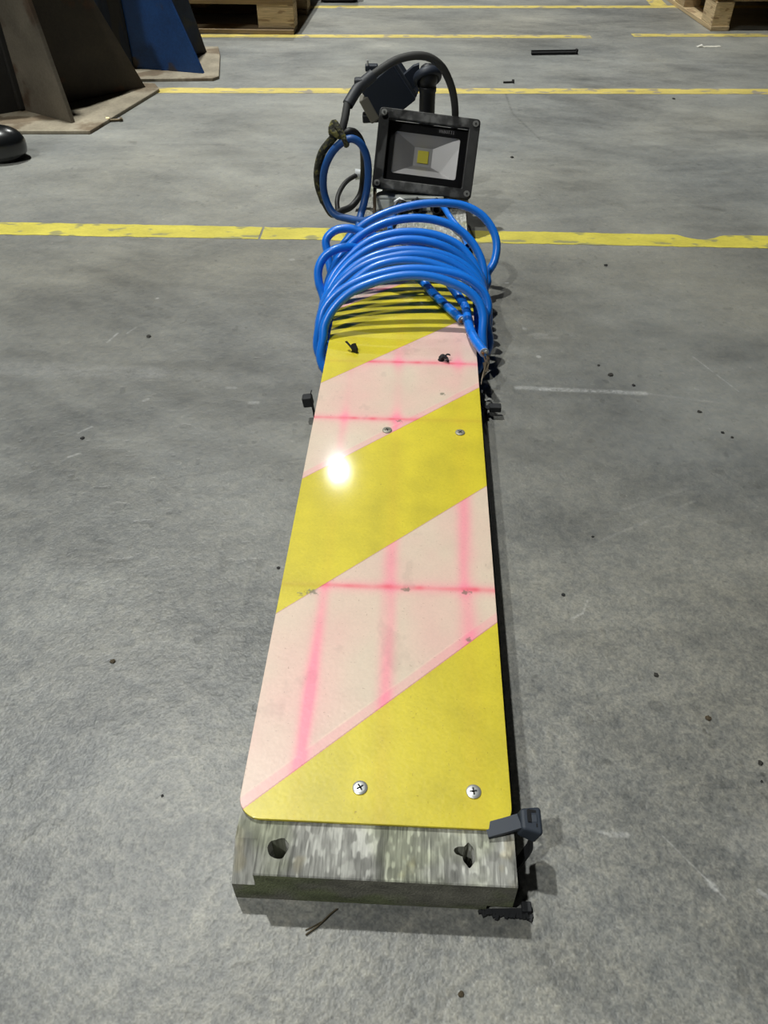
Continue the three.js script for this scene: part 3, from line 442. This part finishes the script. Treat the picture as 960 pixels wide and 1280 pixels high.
{
  const o = [0.035, 0, -1.18], t = thing('blue_cable', 'coil of blue cable looped around the board, two cut ends on the sign', 'cable', o);
  const loops = [
    [[-0.0936, 0.0479, -1.3065], [-0.0759, 0.077, -1.3284], [-0.0467, 0.1034, -1.3482], [-0.0053, 0.1226, -1.3626], [0.0443, 0.1347, -1.3717], [0.0896, 0.1389, -1.3748], [0.1392, 0.1357, -1.3724], [0.1724, 0.1226, -1.3626], [0.1926, 0.1027, -1.3477], [0.2005, 0.0818, -1.332], [0.1963, 0.0576, -1.3138], [0.1841, 0.0407, -1.3012]],
    [[-0.0993, 0.0441, -1.2337], [-0.0871, 0.0722, -1.2548], [-0.0669, 0.097, -1.2734], [-0.0369, 0.1181, -1.2892], [0.0029, 0.1335, -1.3007], [0.0426, 0.1393, -1.3051], [0.0823, 0.1378, -1.304], [0.1221, 0.1273, -1.2961], [0.1482, 0.1094, -1.2827], [0.1645, 0.0877, -1.2664], [0.1708, 0.0691, -1.2524], [0.1718, 0.0528, -1.2402]],
    [[-0.0996, 0.0442, -1.2038], [-0.0856, 0.0734, -1.2257], [-0.056, 0.1009, -1.2463], [-0.0226, 0.1198, -1.2605], [0.0106, 0.1283, -1.2668], [0.0497, 0.1307, -1.2687], [0.0888, 0.1262, -1.2652], [0.1242, 0.1137, -1.2559], [0.1439, 0.0979, -1.244], [0.1579, 0.0795, -1.2303], [0.1661, 0.0611, -1.2165]],
    [[-0.1001, 0.0459, -1.18], [-0.0832, 0.0747, -1.2016], [-0.0552, 0.1003, -1.2209], [-0.0204, 0.1183, -1.2344], [0.022, 0.1279, -1.2416], [0.0606, 0.1282, -1.2418], [0.0992, 0.1201, -1.2357], [0.1302, 0.1051, -1.2245], [0.1517, 0.0867, -1.2107], [0.1637, 0.0671, -1.196]],
    [[-0.1006, 0.0492, -1.1576], [-0.0812, 0.0762, -1.1777], [-0.0506, 0.1014, -1.1967], [-0.0163, 0.1162, -1.2078], [0.0217, 0.123, -1.2129], [0.0597, 0.123, -1.2129], [0.0978, 0.1171, -1.2085], [0.1283, 0.1059, -1.2], [0.1514, 0.0896, -1.1878], [0.1632, 0.0702, -1.1733]],
    [[-0.101, 0.0528, -1.1352], [-0.0838, 0.0787, -1.1547], [-0.0573, 0.1004, -1.171], [-0.0235, 0.1159, -1.1826], [0.0139, 0.1238, -1.1885], [0.0513, 0.1267, -1.1907], [0.0888, 0.1221, -1.1872], [0.1264, 0.108, -1.1767], [0.153, 0.0896, -1.1628], [0.1638, 0.0705, -1.1485]],
    [[-0.0976, 0.0565, -1.113], [-0.0751, 0.0812, -1.1315], [-0.0454, 0.1041, -1.1487], [-0.0158, 0.1196, -1.1603], [0.0211, 0.1271, -1.1659], [0.058, 0.1265, -1.1655], [0.0949, 0.1188, -1.1597], [0.1283, 0.1072, -1.1511], [0.1525, 0.0914, -1.1391], [0.1639, 0.074, -1.1261]],
    [[-0.0999, 0.0615, -1.0817], [-0.0924, 0.0814, -1.0967], [-0.0698, 0.1013, -1.1116], [-0.0335, 0.1168, -1.1232], [0.0098, 0.1267, -1.1306], [0.0495, 0.1295, -1.1327], [0.0928, 0.1261, -1.1302], [0.129, 0.1176, -1.1239], [0.1539, 0.1013, -1.1116], [0.1614, 0.0843, -1.0988], [0.1588, 0.0672, -1.086]],
    [[-0.0935, 0.0544, -1.0514], [-0.091, 0.0713, -1.0641], [-0.0759, 0.0923, -1.0798], [-0.0508, 0.1104, -1.0934], [-0.0152, 0.1226, -1.1026], [0.0203, 0.1293, -1.1076], [0.0558, 0.1304, -1.1084], [0.0914, 0.1249, -1.1043], [0.1271, 0.1124, -1.0949], [0.1444, 0.0987, -1.0847], [0.1515, 0.0825, -1.0725], [0.151, 0.0615, -1.0567]],
  ];
  const chain = [];
  loops.forEach((a, i) => {
    chain.push(...a);
    const e = a[a.length - 1], n = loops[i + 1]; if (!n) { chain.push([0.1515, 0.035, -1.04], [0.138, 0.009, -1.025], [0.06, 0.007, -1.035]); return; }
    const s = n[0], rx = Math.max(e[0], 0.165), mz = (e[2] + s[2]) / 2 + 0.028;
    chain.push([rx, 0.03, e[2] + 0.014], [rx - 0.02, 0.0085, e[2] + 0.026], [0.1, 0.007, mz], [-0.02, 0.007, mz], [s[0] + 0.01, 0.0085, s[2] + 0.026], [s[0] - 0.004, 0.027, s[2] + 0.016]);
  });
  const L1 = [[-0.09, 0.05, -1.265], [-0.0985, 0.0872, -1.2908], [-0.1, 0.1037, -1.3007], [-0.0857, 0.1162, -1.3082], [-0.0615, 0.1198, -1.3104], [-0.0374, 0.1146, -1.3072], [-0.01, 0.107, -1.303], [0.05, 0.1, -1.3], [0.12, 0.08, -1.28]];
  const L2 = [[-0.098, 0.03, -1.19], [-0.1028, 0.047, -1.2067], [-0.1095, 0.0649, -1.2174], [-0.1099, 0.0842, -1.229], [-0.1006, 0.1003, -1.2387], [-0.0829, 0.1105, -1.2448], [-0.0614, 0.112, -1.252], [-0.03, 0.1, -1.27], [0.03, 0.09, -1.275], [0.1, 0.08, -1.25]];
  const E1 = [[0.0, 0.098, -1.23], [0.0294, 0.096, -1.2155], [0.0492, 0.08, -1.2183], [0.0655, 0.068, -1.2153], [0.0834, 0.064, -1.1773], [0.104, 0.062, -1.1358], [0.1222, 0.06, -1.1007]];
  const E2 = [[0.06, 0.1, -1.2], [0.0812, 0.104, -1.19], [0.1001, 0.092, -1.176], [0.1164, 0.075, -1.1637], [0.1298, 0.066, -1.1336], [0.1305, 0.066, -1.0809], [0.1351, 0.068, -1.0313], [0.1461, 0.07, -0.9859]];
  part('sheath', [tube(rel(chain, o), R, 900, 12), tube(rel(L1, o), R, 90, 12), tube(rel(L2, o), R, 90, 12), tube(rel(E1, o), R, 90, 12), tube(rel(E2, o), R, 90, 12)], blueSheath, t);
  for (const [e, pts] of [[0, E1], [1, E2]]) {
    const a = V(pts[pts.length - 2]), b = V(pts[pts.length - 1]), d = b.clone().sub(a).normalize(), q = new THREE.Quaternion().setFromUnitVectors(new THREE.Vector3(0, 1, 0), d);
    const put = (g, at) => g.applyQuaternion(q).translate(b.x - o[0] + d.x * at, b.y - o[1] + d.y * at, b.z - o[2] + d.z * at);
    const face = part('cut_end', put(cyl(R * 1.0, R * 1.02, 0.001, 20), 0.0003), cutMat, t);
    for (let k = 0; k < 3; k++) { const an = k * 2.1 + e; part('core', put(cyl(0.0021, 0.0021, 0.004, 12, Math.cos(an) * 0.0029, 0, Math.sin(an) * 0.0029), 0.0015), coreMats[k], face); }
  }
  part('frayed_wire', [tube(rel([[0.1461, 0.07, -0.987], [0.1509, 0.063, -0.983], [0.1505, 0.05, -0.9805], [0.147, 0.036, -0.9781]], o), 0.0013, 24, 6), tube(rel([[0.148, 0.069, -0.988], [0.154, 0.06, -0.987], [0.151, 0.045, -0.976], [0.1445, 0.03, -0.975]], o), 0.0011, 24, 6), tube(rel([[0.145, 0.068, -0.985], [0.149, 0.055, -0.978], [0.1455, 0.042, -0.972], [0.142, 0.033, -0.958]], o), 0.0009, 24, 6), box(0.006, 0.003, 0.014, 0.1495 - o[0], 0.05, -0.979 - o[2], 0.9, 0.3, 0)], copper, t, 'frayed bare wires at the cut end');
}
{
  const o = [-0.07, 0.066, -1.48], t = thing('blue_cable', 'single upright loop of grubby blue cable tied beside the floodlight', 'cable', o);
  const pts = [[0.03, 0.09, -1.42], [-0.012, 0.0831, -1.45], [-0.0372, 0.0728, -1.46], [-0.0666, 0.0684, -1.48], [-0.0982, 0.0714, -1.5], [-0.1141, 0.0983, -1.515], [-0.116, 0.1301, -1.515], [-0.1093, 0.1577, -1.515], [-0.094, 0.1828, -1.515], [-0.076, 0.1977, -1.515], [-0.0602, 0.2034, -1.515], [-0.0448, 0.196, -1.515], [-0.0338, 0.1762, -1.515], [-0.0298, 0.1508, -1.515], [-0.032, 0.1179, -1.51], [-0.0376, 0.095, -1.5], [-0.0447, 0.0757, -1.48], [-0.0496, 0.06, -1.45], [-0.047, 0.056, -1.4], [-0.03, 0.06, -1.36]];
  part('sheath', tube(rel(pts, o), R, 200, 12), phys(lin(0.012, 0.085, 0.3), 0.5, { map: blueSheath.map }), t);
}
const blackRubber = std(lin(0.017, 0.017, 0.017), 0.55), greyRubber = std(lin(0.05, 0.05, 0.048), 0.7);
const mossy = std(0xffffff, 0.9, { ...paint(256, 64, (u, v, o) => { const n = fbm(u * 24, v * 6, 4), g = smooth(-0.1, 0.35, fbm(u * 15 + 6, v * 5, 3)); o[0] = 0.025 + 0.11 * g * (1 + n); o[1] = 0.025 + 0.1 * g * (1 + n); o[2] = 0.016 + 0.025 * g; o[3] = 0.5 + n; }, true), bumpScale: 0.002 });
{
  const o = [-0.09, 0.05, -1.55], t = thing('black_cable', 'thick black cable arching over the floodlight, looped and knotted at its left', 'cable', o);
  const arch = [[-0.0793, 0.2076, -1.53], [-0.0723, 0.2308, -1.54], [-0.0648, 0.2569, -1.56], [-0.0473, 0.2719, -1.58], [-0.0266, 0.2867, -1.59], [-0.0044, 0.2989, -1.6], [0.025, 0.3117, -1.61], [0.0591, 0.316, -1.62], [0.0849, 0.3106, -1.63], [0.107, 0.2952, -1.64], [0.1242, 0.2685, -1.655], [0.136, 0.2381, -1.665], [0.142, 0.205, -1.672], [0.143, 0.17, -1.68]];
  part('sheath', tube(rel(arch, o), 0.0072, 140, 12), greyRubber, t);
  part('loop', [tube(rel([[-0.1185, 0.0818, -1.53], [-0.1031, 0.0575, -1.53], [-0.0862, 0.056, -1.55], [-0.0646, 0.057, -1.575], [-0.0474, 0.0761, -1.59], [-0.0421, 0.104, -1.595], [-0.04, 0.1466, -1.58], [-0.0423, 0.1853, -1.55], [-0.0522, 0.2049, -1.54], [-0.0639, 0.2121, -1.53], [-0.0763, 0.2062, -1.53]], o), 0.0066, 110, 12), tube(rel([[-0.0927, 0.0535, -1.55], [-0.0945, 0.0684, -1.57], [-0.0894, 0.078, -1.6], [-0.0768, 0.0861, -1.63], [-0.0573, 0.0884, -1.66]], o), 0.0048, 60, 12)], blackRubber, t);
  part('mossy_section', tube(rel([[-0.0811, 0.214, -1.53], [-0.0967, 0.198, -1.53], [-0.1163, 0.1748, -1.53], [-0.1267, 0.1423, -1.53], [-0.1272, 0.1143, -1.53], [-0.1185, 0.0818, -1.53]], o), 0.0076, 80, 12), mossy, t, 'length overgrown with green moss');
  part('sleeve', [tube(rel([[-0.0668, 0.25, -1.556], [-0.0473, 0.2719, -1.579], [-0.02, 0.291, -1.592]], o), 0.0105, 30, 12), rbox(0.022, 0.02, 0.02, 0.004, -0.044 - o[0], 0.2775 - o[1], -1.586 - o[2])], std(lin(0.04, 0.043, 0.05), 0.55), t, 'wrapped grey joint');
  part('knot', [tube(rel([[-0.076, 0.204, -1.522], [-0.087, 0.21, -1.516], [-0.0955, 0.218, -1.522], [-0.092, 0.2265, -1.532], [-0.084, 0.22, -1.52], [-0.075, 0.207, -1.513], [-0.07, 0.196, -1.512], [-0.0705, 0.19, -1.525]], o), 0.0058, 60, 10), tube(rel([[-0.097, 0.221, -1.528], [-0.0965, 0.209, -1.525], [-0.09, 0.203, -1.53]], o), 0.0058, 20, 10), new THREE.IcosahedronGeometry(0.0095, 3).scale(1, 1.25, 0.9).translate(-0.0905 - o[0], 0.2165 - o[1], -1.527 - o[2]), new THREE.IcosahedronGeometry(0.008, 3).translate(-0.079 - o[0], 0.207 - o[1], -1.526 - o[2])], mossy, t, 'mossy green twine knot');
  part('cable_gland', [cyl(0.011, 0.0085, 0.02, 20).rotateZ(Math.PI / 2).translate(-0.05 - o[0], 0.088 - o[1], -1.665 - o[2])], std(lin(0.55, 0.57, 0.58), 0.5), t, 'white plastic gland');
}

// ---------------------------------------------------------------- floodlight, junction box, post and lamp head
const blackMetal = std(0xffffff, 0.5, { ...paint(256, 256, (u, v, o) => { const n = fbm(u * 9, v * 9, 5), d = smooth(0.02, 0.5, fbm(u * 9 + 3, v * 9 + 8, 5)); const l = 0.024 * (1 + 0.6 * n) + 0.085 * d; o[0] = l; o[1] = l; o[2] = l * 0.97; o[3] = 0.5 + 0.4 * n; }, true), bumpScale: 0.0006, metalness: 0.1 });
{
  const W = 0.2, H = 0.149, t = thing('floodlight', 'black floodlight with a yellow chip behind glass, at the far end of the timber', 'floodlight', [0.0832, 0.1484, -1.6061]);
  t.rotation.set(THREE.MathUtils.degToRad(-30), 0.016, -0.1227, 'YXZ');
  const rect = (s, w, h, r, hole) => { const x = w / 2, y = h / 2; s.moveTo(-x + r, -y); s.lineTo(x - r, -y); s.quadraticCurveTo(x, -y, x, -y + r); s.lineTo(x, y - r); s.quadraticCurveTo(x, y, x - r, y); s.lineTo(-x + r, y); s.quadraticCurveTo(-x, y, -x, y - r); s.lineTo(-x, -y + r); s.quadraticCurveTo(-x, -y, -x + r, -y); return s; };
  const ring = (w, h, r, w2, h2, r2, d, b) => { const s = rect(new THREE.Shape(), w, h, r); s.holes.push(rect(new THREE.Path(), w2, h2, r2)); return new THREE.ExtrudeGeometry(s, { depth: d, bevelEnabled: b > 0, bevelThickness: b, bevelSize: b, bevelOffset: -b, bevelSegments: 2 }); };
  const uvm = (g) => { const p = g.attributes.position, uv = g.attributes.uv; for (let i = 0; i < p.count; i++) uv.setXY(i, p.getX(i) * 5, p.getY(i) * 5); return g; };
  part('frame', uvm(ring(W, H, 0.009, 0.158, 0.112, 0.003, 0.011, 0.0016)).translate(0, 0, -0.0126), blackMetal, t);
  part('glass_mask', ring(0.16, 0.114, 0.002, 0.13, 0.077, 0.005, 0.0006, 0).translate(0, -0.002, -0.0115), std(lin(0.004, 0.004, 0.005), 0.3), t, 'black printed border of the glass');
  const metalR = std(lin(0.5, 0.49, 0.49), 0.38, { metalness: 0.55 });
  const A = [0.066, 0.04, -0.012], Bq = [0.0185, 0.0175, -0.036], cx = -0.004;
  const quad = (a, b, c, d) => { const g = new THREE.BufferGeometry(); g.setAttribute('position', new THREE.Float32BufferAttribute([...a, ...b, ...c, ...a, ...c, ...d], 3)); g.setAttribute('uv', new THREE.Float32BufferAttribute([0, 0, 1, 0, 1, 1, 0, 0, 1, 1, 0, 1], 2)); g.computeVertexNormals(); return g; };
  const o4 = [[-A[0], -A[1], A[2]], [A[0], -A[1], A[2]], [A[0], A[1], A[2]], [-A[0], A[1], A[2]]].map((p) => [p[0], p[1] - 0.002, p[2]]), i4 = [[-Bq[0], -Bq[1], Bq[2]], [Bq[0], -Bq[1], Bq[2]], [Bq[0], Bq[1], Bq[2]], [-Bq[0], Bq[1], Bq[2]]].map((p) => [p[0] + cx, p[1], p[2]]);
  const refl = part('reflector', [0, 1, 2, 3].map((k) => quad(o4[k], o4[(k + 1) % 4], i4[(k + 1) % 4], i4[k])).concat([quad(i4[0], i4[1], i4[2], i4[3])]), metalR, t);
  part('led_chip', rbox(0.022, 0.0235, 0.0016, 0.0004, cx, 0, -0.0348), std(lin(0.7, 0.62, 0.06), 0.45), refl, 'yellow square chip');
  part('glass', box(0.157, 0.111, 0.002, 0, 0, -0.0085), new THREE.MeshPhysicalMaterial({ color: 0xffffff, transmission: 1, roughness: 0.02, thickness: 0, ior: 1.5 }), t);
  // worn lettering printed on the glass border
  const cv = document.createElement('canvas'); cv.width = 256; cv.height = 64; const cx2 = cv.getContext('2d'); cx2.fillStyle = '#020203'; cx2.fillRect(0, 0, 256, 64); cx2.fillStyle = '#8a8688'; cx2.font = 'bold 50px sans-serif'; cx2.textAlign = 'center'; cx2.textBaseline = 'middle'; cx2.fillText('VNBOT I I', 128, 34, 244);
  const ct = new THREE.CanvasTexture(cv); ct.colorSpace = THREE.SRGBColorSpace;
  part('lettering', box(0.034, 0.0095, 0.0003, 0.036, 0.0465, -0.0107), std(0xffffff, 0.5, { map: ct }), t, 'small worn grey lettering');
  part('housing', [rbox(0.176, 0.106, 0.03, 0.008, 0, 0.002, -0.0535 + 0.0), rbox(0.15, 0.09, 0.014, 0.004, 0, 0.002, -0.074), box(0.17, 0.1, 0.003, 0, 0.002, -0.0395), ...[-1, 1].map((s) => box(0.003, 0.1, 0.028, s * 0.0865, 0.002, -0.027)), ...[-1, 1].map((s) => box(0.17, 0.003, 0.028, 0, 0.002 + s * 0.05, -0.027))], blackMetal, t);
  for (let k = 0; k < 9; k++) part('cooling_fin', box(0.003, 0.086, 0.014, -0.064 + k * 0.016, 0.002, -0.086), blackMetal, t);
  const sm = std(lin(0.2, 0.2, 0.19), 0.5, { metalness: 0.6 });
  for (const [x, y] of [[-1, 1], [1, 1], [1, -1], [-1, -1]]) { const s = part('screw', cyl(0.0058, 0.0064, 0.003, 20).rotateX(Math.PI / 2).translate(x * 0.0905, y * 0.065, 0.0008), sm, t); part('slot', cyl(0.0022, 0.0022, 0.001, 6).rotateX(Math.PI / 2).translate(x * 0.0905, y * 0.065, 0.0024), std(lin(0.02, 0.02, 0.02), 0.8), s); }
  // bracket arms go down from the sides behind the frame to the timber
  const inv = (p) => { const q = V(p).sub(t.position); return q.applyQuaternion(t.quaternion.clone().invert()).toArray(); };
  for (const s of [-1, 1]) { const top = [s * 0.0905, 0, -0.045], w0 = V(top).applyQuaternion(t.quaternion).add(t.position), foot = inv([w0.x, 0.0545, w0.z - 0.03]), mid = inv([w0.x, 0.09, w0.z - 0.015]); part('bracket_arm', ribbon([top, mid, foot], [0, 0, 1], 0.02, 0.003), blackMetal, t); part('knob', cyl(0.009, 0.009, 0.007, 12).rotateZ(Math.PI / 2).translate(s * 0.0945, 0, -0.045), blackMetal, t); }
}
{
  const t = boardThing('rusty_strip', 'narrow rusty metal strip standing below the lower left corner of the floodlight', 'strip', -0.073, 0.0478, 1.22);
  part('strip', ribbon(rel([[-0.0186, 0.0478, -1.468], [-0.0188, 0.0485, -1.5], [-0.0187, 0.062, -1.53], [-0.0186, 0.09, -1.5805]], onBoard(-0.073, 0.0478, 1.22)), [1, 0, 0], 0.0068, 0.0018).rotateY(YAW), metal([0.06, 0.04, 0.02], [0.14, 0.1, 0.04], 0.1, 31, 0.8), t);
  part('foot', rbox(0.009, 0.002, 0.02, 0.0006, 0, 0.0012, 0.02), metal([0.06, 0.04, 0.02], [0.14, 0.1, 0.04], 0.1, 33, 0.8), t);
}
{
  const t = boardThing('junction_box', 'light grey junction box on the timber below the floodlight', 'junction box', 0.0, 0.0478, 1.281), grey = std(lin(0.66, 0.68, 0.63), 0.6);
  part('body', rbox(0.135, 0.024, 0.075, 0.004, -0.001, 0.012, -0.0385), grey, t); part('lid', rbox(0.137, 0.0065, 0.077, 0.003, -0.001, 0.0272, -0.0385), std(lin(0.68, 0.7, 0.65), 0.55), t);
  const blk = std(lin(0.012, 0.012, 0.014), 0.4);
  for (const [x, wht] of [[-0.021, true], [0.014, false], [0.053, false]]) {
    const y = 0.016, m = wht ? std(lin(0.8, 0.82, 0.82), 0.4) : blk;
    const g = part('cable_gland', [cyl(0.0135, 0.0135, 0.01, 6).rotateX(Math.PI / 2).translate(x, y, 0.004)], m, t); part('nut', new THREE.LatheGeometry([[0.006, 0.018], [0.009, 0.017], [0.0125, 0.008], [0.0125, 0]].map((p) => new THREE.Vector2(...p)), 24).rotateX(Math.PI / 2).translate(x + (wht ? 0.004 : 0), y - 0.001, 0.009), wht ? blk : m, g);
  }
}
{ // short blue leads from the glands into the coil
  const o1 = onBoard(-0.017, 0.067, 1.27), a = thing('blue_lead', 'short blue lead from the left gland of the junction box', 'cable', o1);
  part('sheath', tube(rel([[0.0355, 0.068, -1.575], [0.0345, 0.069, -1.561], [0.031, 0.067, -1.548], [0.022, 0.063, -1.525], [0.012, 0.0625, -1.49], [0.012, 0.061, -1.44]], o1), 0.0056, 40, 10), blueSheath, a);
  const o2 = onBoard(0.053, 0.067, 1.27), b = thing('blue_lead', 'short blue lead from the right gland of the junction box', 'cable', o2);
  part('sheath', tube(rel([[0.1085, 0.068, -1.572], [0.1105, 0.071, -1.555], [0.1186, 0.0703, -1.53], [0.1316, 0.0661, -1.48], [0.1478, 0.0603, -1.44], [0.155, 0.058, -1.38]], o2), 0.0056, 40, 10), blueSheath, b);
}
const navy = std(lin(0.014, 0.02, 0.034), 0.55), softBlack = std(lin(0.011, 0.012, 0.015), 0.45);
{
  const o = [0.0885, 0.0475, -1.735], t = thing('support_post', 'black round post with a ball-shaped top, standing behind the floodlight', 'post', o);
  part('shaft', new THREE.LatheGeometry([[0, 0], [0.024, 0], [0.024, 0.008], [0.0165, 0.012], [0.0162, 0.178], [0.0175, 0.18], [0.0178, 0.188], [0.0155, 0.19], [0, 0.19]].map((p) => new THREE.Vector2(...p)), 32), softBlack, t);
  part('ball_top', new THREE.LatheGeometry([[0.0, 0.188], [0.0168, 0.19], [0.0195, 0.2], [0.0202, 0.208], [0.0188, 0.217], [0.0145, 0.225], [0.008, 0.2295], [0, 0.2308]].map((p) => new THREE.Vector2(...p)), 32), softBlack, t);
}
{
  const o = [0.009, 0.2186, -1.765], t = thing('lamp_head', 'dark navy box-shaped lamp head with a beige end, held on the black post', 'lamp head', o);
  const ang = 0.645, s = 0.039, g = new THREE.BoxGeometry(2 * s, 2 * s, 0.05, 1, 1, 1), p = g.attributes.position;
  for (let i = 0; i < p.count; i++) if (p.getZ(i) < 0) { p.setX(i, p.getX(i) * 1.0 + 0.012); p.setY(i, p.getY(i) * 0.94 - 0.004); }
  g.rotateZ(ang); g.computeVertexNormals();
  part('housing', [g, rbox(2 * s + 0.003, 2 * s + 0.003, 0.012, 0.003, 0, 0, 0.021).rotateZ(ang)], navy, t);
  part('side_cover', [rbox(0.008, 2 * s * 0.98, 0.044, 0.002, s + 0.003, 0, -0.006).rotateZ(ang)], std(lin(0.03, 0.036, 0.046), 0.6), t, 'paler side cover');  // side cover coloured paler than the navy housing
  part('end_cap', [rbox(0.022, 0.052, 0.04, 0.004, -s - 0.008, -0.004, 0.008).rotateZ(ang - 0.12)], std(lin(0.16, 0.15, 0.125), 0.65), t, 'beige end cap');
  part('cap_foot', [rbox(0.07, 0.016, 0.03, 0.003, 0.0, -0.0, 0).rotateZ(0.05).translate(-0.019, -0.044, 0.01)], softBlack, t);
  part('arm', [slab([[0.03, 0.034], [0.05, 0.05], [0.062, 0.054], [0.064, 0.02], [0.05, 0.004], [0.045, 0.0]], 0.012, 0.001).translate(0, 0, -0.002)], navy, t);
  part('ring', [new THREE.TorusGeometry(0.024, 0.0055, 12, 36).scale(1, 1, 1.6).rotateX(Math.PI / 2 - 0.75).rotateZ(0.3).translate(0.0785, 0.034, 0.028)], navy, t, 'loop around the post');
  part('screw', cyl(0.002, 0.002, 0.01, 8, -0.042, 0.058, 0.02), std(lin(0.6, 0.6, 0.6), 0.4), t); part('lug', rbox(0.026, 0.012, 0.02, 0.003, -0.034, 0.048, 0.012).rotateZ(0.0), navy, t);
}
renderer.render(scene, camera);
